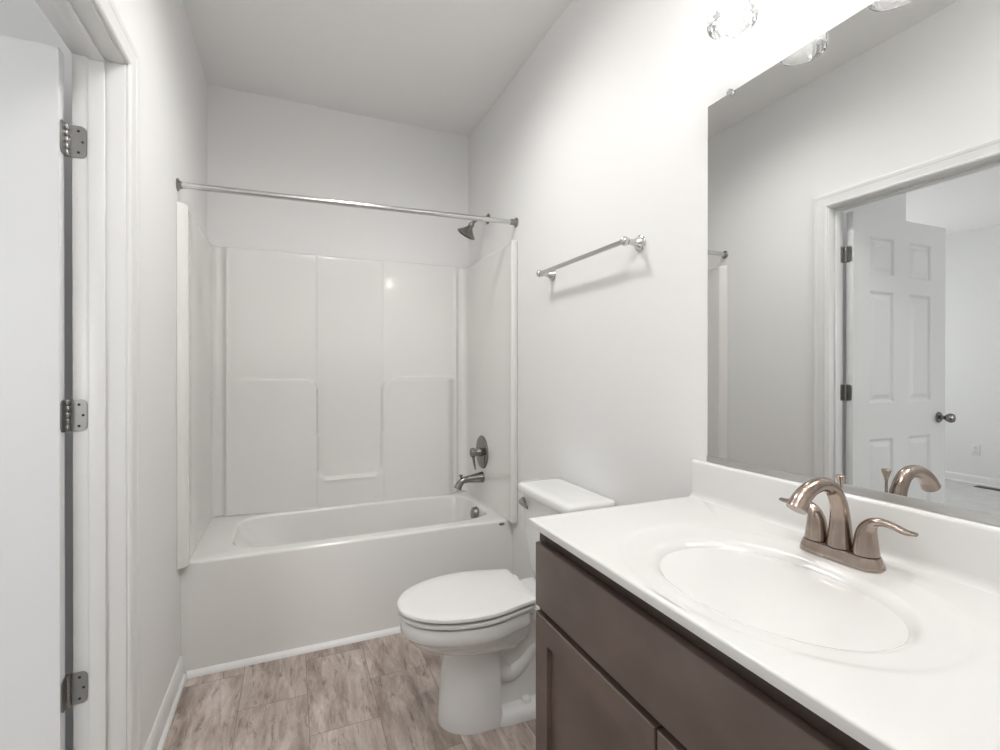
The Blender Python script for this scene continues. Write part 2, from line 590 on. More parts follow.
def door_face(mb, o, ux, uz, wd):
    xs = [0] + [v for c in cols for v in c] + [wd]
    zs = [0] + [v for r in rows for v in r] + [DH]
    for i in range(len(xs) - 1):
        for j in range(len(zs) - 1):
            x0, x1, z0, z1 = xs[i], xs[i + 1], zs[j], zs[j + 1]
            if i % 2 and j % 2:
                mb.rect_face(o, ux, uz, [(x0, x1, z0, z1, 0), (x0 + .006, x1 - .006, z0 + .006, z1 - .006, -.003), (x0 + .014, x1 - .014, z0 + .014, z1 - .014, -.0120),
                                         (x0 + .024, x1 - .024, z0 + .024, z1 - .024, -.0120), (x0 + .046, x1 - .046, z0 + .046, z1 - .046, -.003)])
            else:
                mb.rect_face(o, ux, uz, [(x0, x1, z0, z1, 0)])


db = MB()
# rotated by pi: local +y points to world -y (toward the viewer's side)
door_face(db, (DW, 0, 0), (-1, 0, 0), (0, 0, 1), DW)          # faces +y local (viewer side); symmetrical columns
door_face(db, (0, -DT, 0), (1, 0, 0), (0, 0, 1), DW)
bm_ = db.bm
for (x0, x1, z0, z1) in ((0, 0, 0, DH), (DW, DW, 0, DH)):
    zs = [0] + [v for r in rows for v in r] + [DH]
    for a, b in zip(zs, zs[1:]):
        bm_.faces.new([bm_.verts.new(p) for p in ((x0, 0, a), (x0, -DT, a), (x0, -DT, b), (x0, 0, b))])
for z in (0, DH):
    xs = [0] + [v for c in cols for v in c] + [DW]
    for a, b in zip(xs, xs[1:]):
        bm_.faces.new([bm_.verts.new(p) for p in ((a, 0, z), (b, 0, z), (b, -DT, z), (a, -DT, z))])
db.build('door_slab', DOORP, dr, ang=12, local=True)


def rounded_leaf(w_, h, t, r, n=6):
    """outline in (x,z): square at x=0, rounded corners at x=w"""
    pts = [(0, -h / 2)]
    for k in range(n + 1):
        a = -PI / 2 + PI / 2 * k / n
        pts.append((w_ - r + r * math.cos(a), -h / 2 + r + r * math.sin(a)))
    for k in range(n + 1):
        a = PI / 2 * k / n
        pts.append((w_ - r + r * math.cos(a), h / 2 - r + r * math.sin(a)))
    pts.append((0, h / 2))
    return pts


def T(p):
    """world -> door local"""
    return dr.matrix_basis.inverted() @ Vector(p)


KX, KY = HX + 0.004, YJ - 0.006          # knuckle axis at the bedroom corner of the jamb
for hz in (0.421, 1.162, 1.903):
    HH = 0.086
    out = rounded_leaf(0.037, HH, 0.002, 0.013)
    jl = MB().loft([[T((KX + 0.004 + x, y, hz + z)) for x, z in out] for y in (YJ - 0.0005, YJ - 0.0028)])
    hg = jl.build('hinge', SATIN, dr, local=True)              # leaf on the jamb
    dl = MB().loft([[T((x, KY - y * 0.86, hz + z)) for y, z in out] for x in (HX + 0.0004, HX + 0.0026)])
    dl.build('door_leaf', SATIN, hg, local=True)
    kn = MB()
    for k in range(5):
        z0 = hz - HH / 2 + k * HH / 5
        kn.lathe([(0.0066, 0), (0.0073, 0.001), (0.0073, HH / 5 - 0.0014), (0.0066, HH / 5 - 0.0004)], Matrix.Translation(T((KX, KY, z0))), 16)
    kn.build('knuckle', SATIN, hg, local=True, weld=False)
    sc_ = MB()
    for x, z in ((0.020, 0.029), (0.029, 0.0), (0.020, -0.029)):
        sc_.lathe([(0.0034, 0), (0.0034, 0.0006), (0.0010, 0.0012)], xf(T((KX + 0.004 + x, YJ - 0.0028, hz + z)), T((KX + 0.004 + x, YJ - 0.05, hz + z))), 12)
    sc_.build('screw', BLACK, hg, local=True, weld=False)
kz = 0.992
for s in (1, -1):
    y0 = 0.0 if s > 0 else -DT
    kb = MB().lathe([(0.012, 0.0), (0.012, 0.03), (0.020, 0.040), (0.0265, 0.052), (0.0275, 0.062), (0.023, 0.072), (0.012, 0.077)],
                    xf((DW - 0.068, y0, kz), (DW - 0.068, y0 + s, kz)), 28).build('knob', DARKN, dr, local=True)
    MB().lathe([(0.032, 0.0), (0.032, 0.004), (0.026, 0.010), (0.012, 0.012)], xf((DW - 0.068, y0, kz), (DW - 0.068, y0 + s, kz)), 28).build('rosette', DARKN, kb, local=True)


# ================================================================== BATHTUB
def superring(cx, cy, ax, ay, n, z, N=96):
    pts = []
    for k in range(N):
        a = 2 * PI * k / N
        c, s = math.cos(a), math.sin(a)
        pts.append((cx + ax * math.copysign(abs(c) ** (2 / n), c), cy + ay * math.copysign(abs(s) ** (2 / n), s), z))
    return pts


SXL, SXR, SYB = -0.401, 1.068, 3.063       # inner faces of the surround
tub = thing('bathtub', 'white alcove bathtub with a plain flat apron', 'bathtub', (0.33, 2.72, 0))
tb = MB()
tx0, tx1, ty0, ty1 = XL + 0.0003, XR - 0.0003, YT, SYB + 0.004
tcx, tcy = (tx0 + tx1) / 2, (ty0 + ty1) / 2
N = 128


def rectring(x0, x1, y0, y1, z, r):
    """rounded rectangle sampled with the same angular order as superring"""
    pts = []
    cx, cy = (x0 + x1) / 2, (y0 + y1) / 2
    for k in range(N):
        a = 2 * PI * k / N
        c, s = math.cos(a), math.sin(a)
        q = 1 / max(abs(c), abs(s))
        ux, uy = c * q, s * q
        pts.append((cx + (x1 - x0) / 2 * ux, cy + (y1 - y0) / 2 * uy, z))
    return pts


rings = [rectring(tx0, tx1, ty0, ty1, 0.0005, 0), rectring(tx0, tx1, ty0, ty1, 0.1, 0), rectring(tx0, tx1, ty0, ty1, ZRIM - 0.014, 0)]
for k in range(1, 6):
    a = PI / 2 * k / 5
    i = 0.014 * (1 - math.cos(a))
    rings.append(rectring(tx0 + i * 0.3, tx1 - i * 0.3, ty0 + i, ty1 - i * 0.3, ZRIM - 0.014 + 0.014 * math.sin(a), 0))
bx0, bx1, by0, by1 = -0.26, 1.022, 2.452, 2.992
e = 0.02
rings.append(superring((bx0 + bx1) / 2, (by0 + by1) / 2, (bx1 - bx0) / 2 + e, (by1 - by0) / 2 + e, 5.5, ZRIM, N))
for k in range(0, 5):
    a = PI / 2 * k / 4
    i = 0.016 * math.sin(a)
    rings.append(superring((bx0 + bx1) / 2, (by0 + by1) / 2, (bx1 - bx0) / 2 + 0.012 - i, (by1 - by0) / 2 + 0.012 - i, 5.3, ZRIM - 0.016 * (1 - math.cos(a)), N))
for k in range(1, 13):
    t = k / 12
    d = ZRIM - 0.016 - (ZRIM - 0.016 - 0.085) * t
    fl_ = t ** 3
    x0 = lerp(bx0, 0.0, t) + 0.10 * fl_
    x1 = lerp(bx1 - 0.004, 0.965, t) - 0.07 * fl_
    y0 = lerp(by0 + 0.004, 2.50, t) + 0.06 * fl_
    y1 = lerp(by1 - 0.004, 2.945, t) - 0.06 * fl_
    rings.append(superring((x0 + x1) / 2, (y0 + y1) / 2, (x1 - x0) / 2, (y1 - y0) / 2, lerp(5.0, 4.0, t), d, N))
rings.append(superring(0.48, 2.72, 0.30, 0.10, 3.0, 0.078, N))
tb.loft(rings)
tb.build('tub_shell', ACRYL, tub, ang=40)
OX = 1.001
op = MB().lathe([(0.036, 0.0), (0.038, 0.004), (0.037, 0.016), (0.033, 0.027), (0.022, 0.033), (0.004, 0.034)], xf((OX + 0.010, 2.700, 0.428), (OX - 1, 2.700, 0.60)), 32).build('overflow_plate', SATIN, tub)
op['label'] = 'round nickel overflow plate'
MB().lathe([(0.030, 0), (0.030, 0.004), (0.02, 0.006)], Matrix.Translation((0.74, 2.72, 0.0795)), 24).build('tub_drain', SATIN, tub)
bd = MB().lathe([(0.010, 0), (0.010, 0.0012)], xf((1.033, YT + 0.0006, 0.456), (1.033, YT - 1, 0.456)), 24, sx=1.7, sy=0.75)
bd.build('badge', DARKN, tub)['label'] = 'small dark oval badge'

# ================================================================== TUB SURROUND
sur = thing('tub_surround', 'glossy white shower surround lining the tub alcove', 'shower surround', (0.33, 3.0, ZRIM))
ZS0, ZS1 = ZRIM + 0.0005, 1.965
YF = 2.333
FW = 0.036
FWL = 0.020
YFR = 2.303


def path():
    """plan of the panel, list of (x, y, straight-back flag)"""
    P = []
    rc = 0.045
    # left return
    P += [(XL + 0.0006, YF + 0.02), (XL + 0.0006, YF - 0.030), (XL + 0.003, YF - 0.031), (XL + 0.009, YF - 0.027), (XL + 0.016, YF - 0.021), (XL + 0.023, YF - 0.014), (XL + 0.030, YF - 0.005)]
    for k in range(0, 6):
        a = -PI / 6 + PI / 6 * k / 5
        P.append((XL + 0.036 - 0.007 + 0.007 * math.cos(a), YF + 0.006 + 0.007 * math.sin(a)))
    P += [(SXL + 0.006, YF + 0.03), (SXL + 0.002, YF + 0.07), (SXL, YF + 0.12)]
    for k in range(1, 12):
        P.append((SXL, lerp(YF + 0.12, SYB - rc, k / 12)))
    for k in range(0, 9):
        a = PI - PI / 2 * k / 8
        P.append((SXL + rc + rc * math.cos(a), SYB - rc + rc * math.sin(a)))
    nb = 230
    for k in range(1, nb):
        P.append((lerp(SXL + rc, SXR - rc, k / nb), SYB))
    for k in range(0, 9):
        a = PI / 2 - PI / 2 * k / 8
        P.append((SXR - rc + rc * math.cos(a), SYB - rc + rc * math.sin(a)))
    for k in range(1, 12):
        P.append((SXR, lerp(SYB - rc, YF + 0.12, k / 12)))
    P += [(SXR, YFR + 0.12), (SXR - 0.002, YFR + 0.06), (SXR - 0.005, YFR + 0.03)]
    for k in range(0, 6):
        a = PI - PI / 2 * -k / 5
        P.append((XR - FW + 0.009 + 0.009 * math.cos(PI + PI / 2 * k / 5), YFR + 0.009 + 0.009 * math.sin(PI + PI / 2 * k / 5)))
    P += [(XR - 0.004, YFR), (XR - 0.0006, YFR + 0.004), (XR - 0.0006, YFR + 0.02)]
    return P


def sdrr(x, z, x0, x1, z0, z1, r):
    """signed distance to a rounded rectangle (negative inside)"""
    cx, cz = (x0 + x1) / 2, (z0 + z1) / 2
    qx = abs(x - cx) - (x1 - x0) / 2 + r
    qz = abs(z - cz) - (z1 - z0) / 2 + r
    return math.hypot(max(qx, 0), max(qz, 0)) + min(max(qx, qz), 0) - r


NX0, NX1 = 0.136, 0.512          # centre niche
LX0, LX1 = -0.335, 0.995


def edge(d, wd):
    return 1 - smooth((d + wd / 2) / wd)


def relief(x, z):
    # the moulded back stands proud of the corner channels
    h = 0.006 * smooth((x - LX0 + 0.009) / 0.018) * (1 - smooth((x - LX1 + 0.009) / 0.018))
    h += 0.009 * (math.exp(-((x - LX0) / 0.009) ** 2) + math.exp(-((x - LX1) / 0.009) ** 2)) * smooth((1.95 - z) / 0.08)
    # upper panels and the block below the ledges, left and right of the niche
    top = 1.0
    up = max(edge(sdrr(x, z, -0.9, NX0 - 0.002, -0.5, 2.3, 0.05), 0.012), edge(sdrr(x, z, NX1 + 0.006, 1.9, -0.5, 2.3, 0.05), 0.012))
    h += 0.011 * up * top
    blk = max(edge(sdrr(x, z, -0.9, NX0, -0.5, 1.236, 0.075), 0.013), edge(sdrr(x, z, NX1, 1.9, -0.5, 1.230, 0.075), 0.013))
    n = edge(sdrr(x, z, NX0 + 0.004, NX1 - 0.004, 0.640, 3.0, 0.055), 0.014)
    blk = max(blk, 1 - n if z < 0.9 else blk)
    h += 0.034 * min(1, blk) * (1 - max(1 - smooth((x - LX0) / 0.33), smooth((x - LX1 + 0.07) / 0.07)))
    # small rounded sill at the foot of the niche
    h += 0.006 * math.exp(-((z - 0.628) / 0.008) ** 2) * smooth((x - NX0 - 0.02) / 0.04) * (1 - smooth((x - NX1 + 0.06) / 0.04))
    return h


PTH = path()
zs = [ZS0]
k = 0
while zs[-1] < ZS1 - 0.012:
    zs.append(zs[-1] + 0.0085)
zs = zs[:-1] + [ZS1 - 0.010]
sb = MB()
rings = []
nP = len(PTH)
for z in zs + ['a', 'b', 'c']:
    row = []
    for i, (x, y) in enumerate(PTH):
        back = SXL + 0.045 < x < SXR - 0.045 and y > SYB - 1e-6
        zz = z if not isinstance(z, str) else {'a': ZS1 - 0.003, 'b': ZS1, 'c': ZS1}[z]
        off = {'a': 0.002, 'b': 0.006, 'c': 0.03}.get(z, 0.0) if isinstance(z, str) else 0.0
        h = relief(x, zz) if back else 0.0
        if back:
            # fade the column height in at the corners
            yy = y - h * smooth(min(x - SXL - 0.045, SXR - 0.045 - x) / 0.02)
            row.append((x, min(yy + off, YB - 0.0006), zz))
        else:
            # push the top lip toward the wall
            nx = 0
            if x < 0: nx = -1
            elif x > 0.66: nx = 1
            xx = max(XL + 0.0006, min(XR - 0.0006, x + nx * off))
            row.append((xx, min(YB - 0.0006, y + (off if y > SYB - 0.05 else 0)), zz))
    rings.append(row)
sb.loft(rings, caps=(False, False), closed=False)
sb.build('surround_panel', ACRYL, sur, ang=50)

# ================================================================== SHOWER ROD
RZL, RZR, RY = 2.037, 2.066, 2.322
rod = thing('shower_rod', 'straight chrome shower curtain rod across the tub alcove', 'shower rod', (XL, RY, RZL))


def rz_(x):
    return lerp(RZL, RZR, (x - XL) / (XR - XL))


MB().tube([(XL + 0.012, RY, rz_(XL)), (XR - 0.12, RY, rz_(XR - 0.12))], 0.0128, 24).build('rod', CHROME, rod)
MB().tube([(XR - 0.13, RY, rz_(XR - 0.13)), (XR - 0.012, RY, rz_(XR))], 0.0112, 24).build('rod_sleeve', CHROME, rod)
for x, s, q in ((XL + 0.0004, 1, 0.016), (XR - 0.0004, -1, 0.034)):
    MB().lathe([(0.025, 0.0), (0.026, 0.004), (0.021, 0.008), (0.0160, 0.011), (0.0155, q), (0.0125, q + 0.002)],
               xf((x, RY, rz_(x)), (x + s, RY, rz_(x))), 28).build('end_flange', SATIN, rod)

# ================================================================== SHOWER HEAD, VALVE, SPOUT
SY = 2.722
sh = thing('wall_shower', 'dark nickel shower head on a bent arm above the tub surround', 'shower head', (XR, SY, 2.20))
MB().lathe([(0.031, 0.0004), (0.031, 0.004), (0.024, 0.010), (0.012, 0.013)], xf((XR, SY, 2.20), (XR - 1, SY, 2.20)), 32).build('wall_flange', DARKN, sh)
ap = bez([(XR - 0.002, SY, 2.200), (XR - 0.035, SY, 2.203), (XR - 0.062, SY, 2.196), (XR - 0.085, SY, 2.178), (XR - 0.104, SY, 2.158)], 6)
MB().tube(ap, 0.0095, 16).build('shower_arm', DARKN, sh)
fa, fb = Vector((0.992, SY, 2.160)), Vector((0.962, SY + 0.032, 2.096))
hm = xf(fa, fb)
ln = (fb - fa).length
hd = MB().lathe([(0.012, -0.004), (0.017, 0.006), (0.017, 0.018), (0.015, 0.022), (0.021, 0.032), (0.034, 0.048), (0.048, 0.060), (0.058, ln - 0.008), (0.060, ln - 0.003), (0.057, ln)], hm, 40).build('spray_head', DARKN, sh)
MB().lathe([(0.056, ln - 0.0004), (0.048, ln + 0.005), (0.030, ln + 0.009), (0.005, ln + 0.011)], hm, 36).build('spray_face', BLACK, hd)

VX = SXR
vl = thing('shower_valve', 'dark nickel round shower valve plate with a lever handle', 'shower valve', (VX, 2.750, 0.782))
vc = Vector((VX, 2.750, 0.782))
d_ = Vector((-1, 0, 0))
MB().lathe([(0.100, 0.0004), (0.100, 0.003), (0.096, 0.008), (0.075, 0.012), (0.03, 0.014)], xf(vc, vc + d_), 48).build('escutcheon', DARKN, vl)
vs_ = MB().lathe([(0.027, 0.010), (0.026, 0.026), (0.022, 0.034), (0.021, 0.047)], xf(vc, vc + d_), 32).build('valve_sleeve', DARKN, vl)
vh = MB()
vh.lathe([(0.018, 0.044), (0.027, 0.050), (0.029, 0.064), (0.026, 0.076), (0.012, 0.081)], xf(vc, vc + d_), 32)
hp = bez([vc + Vector((-0.060, 0, -0.015)), vc + Vector((-0.058, 0, -0.040)), vc + Vector((-0.052, 0, -0.072)), vc + Vector((-0.046, 0, -0.104))], 6)
vh.tube(hp, radlerp([(0.012, 0.010), (0.010, 0.008), (0.008, 0.006), (0.006, 0.004)], 6), 14)
vh.build('valve_handle', DARKN, vs_, weld=False)

ts = thing('tub_spout', 'dark nickel tub spout below the shower valve', 'tub spout', (VX, 2.745, 0.6300))
tp = bez([(VX - 0.0006, 2.745, 0.6300), (VX - 0.05, 2.745, 0.6270), (VX - 0.095, 2.745, 0.6240), (VX - 0.128, 2.745, 0.6180), (VX - 0.148, 2.745, 0.5980), (VX - 0.162, 2.745, 0.5720)], 6)
MB().tube(tp, radlerp([(0.034, 0.034), (0.027, 0.027), (0.021, 0.021), (0.0195, 0.0195), (0.021, 0.021), (0.025, 0.024)], 6), 24).build('spout_body', DARKN, ts)
MB().lathe([(0.005, 0), (0.005, 0.018), (0.010, 0.024), (0.012, 0.030), (0.009, 0.033)], Matrix.Translation((VX - 0.140, 2.745, 0.6220)), 18).build('diverter_knob', DARKN, ts)

# ================================================================== TOWEL BAR
tw = thing('towel_bar', 'chrome towel bar with bell-shaped posts on the wall above the toilet', 'towel bar', (XR, 1.63, 1.718))
TZ = 1.718
MB().tube([(XR - 0.068, 1.326, TZ), (XR - 0.068, 1.930, TZ)], 0.0092, 20, up=(1, 0, 0)).build('bar', CHROME, tw)
for y in (1.326, 1.930):
    ps = MB().lathe([(0.026, 0.0004), (0.028, 0.004), (0.026, 0.008), (0.022, 0.010), (0.021, 0.014), (0.014, 0.024), (0.0105, 0.036), (0.0100, 0.050), (0.013, 0.058)], xf((XR, y, TZ), (XR - 1, y, TZ)), 28)
    ps.sphere((XR - 0.068, y, TZ), 0.0160, 20)
    ps.build('post', CHROME, tw, weld=False)

# ================================================================== TOILET
TY = 1.70
toi = thing('toilet', 'white two-piece toilet with the lid closed between tub and vanity', 'toilet', (0.70, TY, 0))


def egg(xf_, xb, hw, hb, z, n=72, xc=None, inset=0.0, rb=0.03):
    """elongated seat outline: round front at xf_, straight back at xb; hw max half width, hb half width at the back"""
    xc = xc if xc is not None else xf_ + 0.27
    xf_, xb, hw, hb = xf_ + inset, xb - inset, hw - inset, hb - inset
    half = []
    for k in range(n + 1):
        t = k / n
        if t <= 0.6:
            a = PI / 2 * (t / 0.6)
            half.append((xc - (xc - xf_) * math.cos(a), hw * math.sin(a) ** 0.96))
        else:
            s = (t - 0.6) / 0.4
            # along the side to the back corner
            x = lerp(xc, xb, min(1, s / 0.9))
            wd = lerp(hw, hb, 0.5 - 0.5 * math.cos(PI * min(1, s / 0.9) * 0.92))
            if s > 0.9:
                q = (s - 0.9) / 0.1
                wd *= 1 - 0.35 * q
            else:
                q = max(0, (x - (xb - rb)) / rb)
                wd -= rb * 0.35 * q * q
            half.append((x, wd))
    pts = [(x, TY + wv, z) for x, wv in half]
    pts += [(x, TY - wv, z) for x, wv in reversed(half[1:])]
    return pts


# bowl, pedestal, foot and trapway: one ceramic casting
bw = MB()
R = [egg(0.352, 0.80, 0.180, 0.135, 0.410, inset=0.010), egg(0.352, 0.80, 0.180, 0.135, 0.4085, inset=0.003), egg(0.352, 0.80, 0.180, 0.135, 0.404),
     egg(0.351, 0.80, 0.181, 0.135, 0.380), egg(0.352, 0.80, 0.180, 0.135, 0.362), egg(0.355, 0.80, 0.177, 0.132, 0.357),
     egg(0.362, 0.80, 0.171, 0.128, 0.353), egg(0.372, 0.80, 0.163, 0.122, 0.338), egg(0.390, 0.80, 0.152, 0.115, 0.318), egg(0.418, 0.80, 0.137, 0.105, 0.297),
     egg(0.455, 0.79, 0.119, 0.095, 0.279), egg(0.490, 0.77, 0.100, 0.080, 0.267), egg(0.52, 0.74, 0.080, 0.06, 0.262, xc=0.64)]
bw.loft(R)


def ped(xf_, xb, hw, z, n=24, r=0.010):
    pts = []
    xc = xf_ + hw * 1.25
    for k in range(n + 1):
        a = PI / 2 * k / n
        pts.append((xc - (xc - xf_) * math.cos(a), hw * math.sin(a)))
    pts += [(xb - r, hw), (xb - r * 0.3, hw - r * 0.3), (xb, hw - r)]
    return [(x, TY + y, z) for x, y in pts] + [(x, TY - y, z) for x, y in reversed(pts[1:])]


bw.loft([ped(0.488, 0.700, 0.108, 0.0), ped(0.486, 0.700, 0.109, 0.012), ped(0.489, 0.699, 0.107, 0.05), ped(0.498, 0.697, 0.101, 0.15), ped(0.508, 0.694, 0.096, 0.24), ped(0.511, 0.692, 0.095, 0.30)])
# foot plate
bw.loft([ped(0.60, 0.965, 0.119, 0.0, r=0.06), ped(0.60, 0.965, 0.120, 0.014, r=0.06), ped(0.605, 0.960, 0.115, 0.030, r=0.06), ped(0.62, 0.950, 0.104, 0.040, r=0.05), ped(0.64, 0.94, 0.080, 0.046, r=0.05)])
# waist under the bowl
bw.loft([ped(0.62, 0.93, 0.066, 0.0, r=0.04), ped(0.62, 0.93, 0.062, 0.12, r=0.04), ped(0.62, 0.95, 0.075, 0.26, r=0.04), ped(0.60, 1.02, 0.105, 0.37, r=0.04), ped(0.60, 1.03, 0.115, 0.385, r=0.04)])
for s in (-1, 1):
    tpth = bez([(0.655, TY + s * 0.026, 0.30), (0.70, TY + s * 0.026, 0.20), (0.745, TY + s * 0.033, 0.155), (0.80, TY + s * 0.033, 0.185), (0.845, TY + s * 0.033, 0.235), (0.89, TY + s * 0.033, 0.215),
                (0.915, TY + s * 0.033, 0.13), (0.92, TY + s * 0.033, 0.02)], 6)
    bw.tube(tpth, radlerp([(0.055, 0.06), (0.052, 0.055), (0.046, 0.048), (0.044, 0.046), (0.044, 0.046), (0.043, 0.045), (0.042, 0.045), (0.046, 0.05)], 6), 20)
# deck that carries the tank
bw.loft([ped(0.74, 1.05, 0.120, 0.355, r=0.05), ped(0.74, 1.055, 0.128, 0.372, r=0.05), ped(0.74, 1.055, 0.128, 0.398, r=0.05), ped(0.75, 1.05, 0.122, 0.406, r=0.05)])
bw.build('bowl', CERAM, toi, ang=40, weld=False)
seat = MB().loft([egg(0.346, 0.815, 0.184, 0.143, 0.4165, inset=0.014), egg(0.346, 0.815, 0.184, 0.144, 0.4172, inset=0.003), egg(0.345, 0.815, 0.185, 0.144, 0.4195), egg(0.345, 0.815, 0.185, 0.144, 0.4275), egg(0.346, 0.815, 0.184, 0.143, 0.4305, inset=0.003), egg(0.35, 0.81, 0.18, 0.14, 0.4315, inset=0.012)])
seat.build('seat', SEATP, toi, ang=40)
lid = MB().loft([egg(0.343, 0.826, 0.186, 0.146, 0.4390, inset=0.010), egg(0.342, 0.826, 0.187, 0.146, 0.4398, inset=0.003), egg(0.341, 0.826, 0.187, 0.146, 0.4420), egg(0.341, 0.826, 0.187, 0.146, 0.4490), egg(0.342, 0.826, 0.187, 0.146, 0.4530, inset=0.002),
                 egg(0.345, 0.825, 0.184, 0.144, 0.4555, inset=0.008), egg(0.36, 0.82, 0.18, 0.14, 0.457, inset=0.03), egg(0.42, 0.78, 0.13, 0.10, 0.459, xc=0.6, inset=0.03)])
lid.build('lid', SEATP, toi, ang=40)
for s in (-1, 1):
    MB().box(0.806, 0.845, TY + s * 0.078 - 0.022, TY + s * 0.078 + 0.022, 0.408, 0.446, 0.008, 3).build('seat_hinge', SEATP, toi)


def rrect(x0, x1, y0, y1, z, r, n=6, bow=0.0):
    pts = []
    for cx, cy, a0 in ((x1 - r, y1 - r, 0), (x0 + r, y1 - r, PI / 2), (x0 + r, y0 + r, PI), (x1 - r, y0 + r, 3 * PI / 2)):
        for k in range(n + 1):
            a = a0 + PI / 2 * k / n
            pts.append((cx + r * math.cos(a), cy + r * math.sin(a), z))
    return pts


TK0, TK1 = 1.442, 1.853
tank = MB().loft([rrect(0.935, 1.060, TK0 + 0.045, TK1 - 0.045, 0.407, 0.04), rrect(0.925, 1.068, TK0 + 0.03, TK1 - 0.03, 0.415, 0.05), rrect(0.912, 1.075, TK0 + 0.018, TK1 - 0.018, 0.47, 0.045),
                  rrect(0.900, 1.078, TK0 + 0.006, TK1 - 0.006, 0.60, 0.04), rrect(0.893, 1.080, TK0, TK1, 0.740, 0.036), rrect(0.893, 1.080, TK0, TK1, 0.775, 0.036)])
tank.build('tank', CERAM, toi, ang=40)
q = 0.012
L0, L1, LX, LB = TK0 - q, TK1 + q, 0.872, 1.090
tl = MB().loft([rrect(LX + 0.010, LB - 0.003, L0 + 0.010, L1 - 0.010, 0.7705, 0.030), rrect(LX + 0.004, LB, L0 + 0.004, L1 - 0.004, 0.7720, 0.034), rrect(LX, LB, L0, L1, 0.7780, 0.036), rrect(LX, LB, L0, L1, 0.7980, 0.036),
                rrect(LX + 0.003, LB - 0.002, L0 + 0.003, L1 - 0.003, 0.8055, 0.036), rrect(LX + 0.010, LB - 0.006, L0 + 0.010, L1 - 0.010, 0.8095, 0.032), rrect(LX + 0.04, LB - 0.03, L0 + 0.04, L1 - 0.04, 0.8110, 0.03)])
tl.build('tank_lid', CERAM, toi, ang=40)
lv = MB().lathe([(0.019, -0.004), (0.019, 0.006), (0.014, 0.013), (0.008, 0.015)], xf((0.895, 1.822, 0.732), (0.5, 1.822, 0.732)), 20)
lv.tube([(0.879, 1.828, 0.732), (0.876, 1.795, 0.730), (0.878, 1.757, 0.724)], [(0.011, 0.007), (0.010, 0.006), (0.008, 0.004)], 12, up=(0, 0, 1))
lv.build('flush_lever', SATIN, toi, weld=False)['label'] = 'nickel flush lever'
for s in (-1, 1):
    MB().lathe([(0.019, 0), (0.019, 0.006), (0.016, 0.013), (0.009, 0.017), (0.002, 0.018)], Matrix.Translation((0.806, TY + s * 0.076, 0.0435)), 24).build('bolt_cap', SEATP, toi)

# ================================================================== VANITY CABINET
FX = 0.570          # face frame
DX = 0.551          # door fronts
CY1, CY0 = 1.072, 0.160
vn = thing('vanity_cabinet', 'dark brown stained bathroom vanity cabinet under the white top', 'cabinet', (0.83, 0.62, 0))
cb_ = MB()
cb_.box(FX + 0.020, XR - 0.001, CY1 - 0.016, CY1, 0.0, 0.896)
cb_.box(FX + 0.020, XR - 0.001, CY0, CY0 + 0.016, 0.0, 0.896)
cb_.box(FX + 0.020, XR - 0.013, CY0 + 0.016, CY1 - 0.016, 0.10, 0.116)
cb_.box(XR - 0.013, XR - 0.001, CY0 + 0.016, CY1 - 0.016, 0.0, 0.896)
cb_.box(FX + 0.070, FX + 0.082, CY0 + 0.016, CY1 - 0.016, 0.0, 0.10)
cb_.build('carcass', CAB, vn, weld=False)
ff = MB()
ff.box(FX, FX + 0.020, CY1 - 0.040, CY1, 0.10, 0.8975, 0.001)
ff.box(FX, FX + 0.020, CY0, CY0 + 0.040, 0.10, 0.8975, 0.001)
ff.box(FX, FX + 0.020, CY0 + 0.04, CY1 - 0.04, 0.848, 0.8975, 0.001)
ff.box(FX, FX + 0.020, CY0 + 0.04, CY1 - 0.04, 0.675, 0.722, 0.001)
ff.box(FX, FX + 0.020, CY0 + 0.04, CY1 - 0.04, 0.10, 0.135, 0.001)
ff.box(FX, FX + 0.020, 0.60, 0.66, 0.135, 0.675, 0.001)
ff.build('face_frame', CABF, vn, weld=False)
DE = CY1 - 0.014
MB().box(DX, FX - 0.0006, CY0 + 0.014, DE, 0.708, 0.862, 0.0022, 3).build('drawer_front', CAB, vn)


def shaker(y0, y1, z0, z1):
    mb = MB()
    t = FX - 0.0006 - DX
    o = (DX, 0, 0)
    fw = 0.058
    # front face looks toward -x
    mb.rect_face((DX, y1, 0), (0, -1, 0), (0, 0, 1), [(0, y1 - y0, z0, z1, -t), (0, y1 - y0, z0, z1, -0.002), (0.002, y1 - y0 - 0.002, z0 + 0.002, z1 - 0.002, 0.0),
                                                      (fw, y1 - y0 - fw, z0 + fw, z1 - fw, 0.0), (fw + 0.0015, y1 - y0 - fw - 0.0015, z0 + fw + 0.0015, z1 - fw - 0.0015, -0.0115)])
    bm = mb.bm
    bm.faces.new([bm.verts.new(p) for p in ((DX + t, y0, z0), (DX + t, y1, z0), (DX + t, y1, z1), (DX + t, y0, z1))])
    return mb


for y0, y1 in ((0.6325, DE), (CY0 + 0.014, 0.6275)):
    shaker(y0, y1, 0.115, 0.692).build('cabinet_door', CAB, vn, ang=20)

# ================================================================== VANITY TOP WITH BOWL
vt = thing('countertop', 'white cultured marble vanity top with an integral oval sink bowl', 'countertop', (0.83, 0.62, 0.897))
BX, BY = 0.770, 0.598
AX, AY = 0.155, 0.205          # bowl
OXc, OYc, OXa, OYa = 0.782, 0.612, 0.218, 0.285     # shallow oval around the bowl
X0, X1, Y0, Y1 = XC, XR - 0.0006, YC0, YC
ang = set(2 * PI * k / 144 for k in range(144))
for cx_, cy_ in ((X0, Y0), (X1, Y0), (X1, Y1), (X0, Y1)):
    ang.add(math.atan2(cy_ - BY, cx_ - BX) % (2 * PI))
ang = sorted(ang)


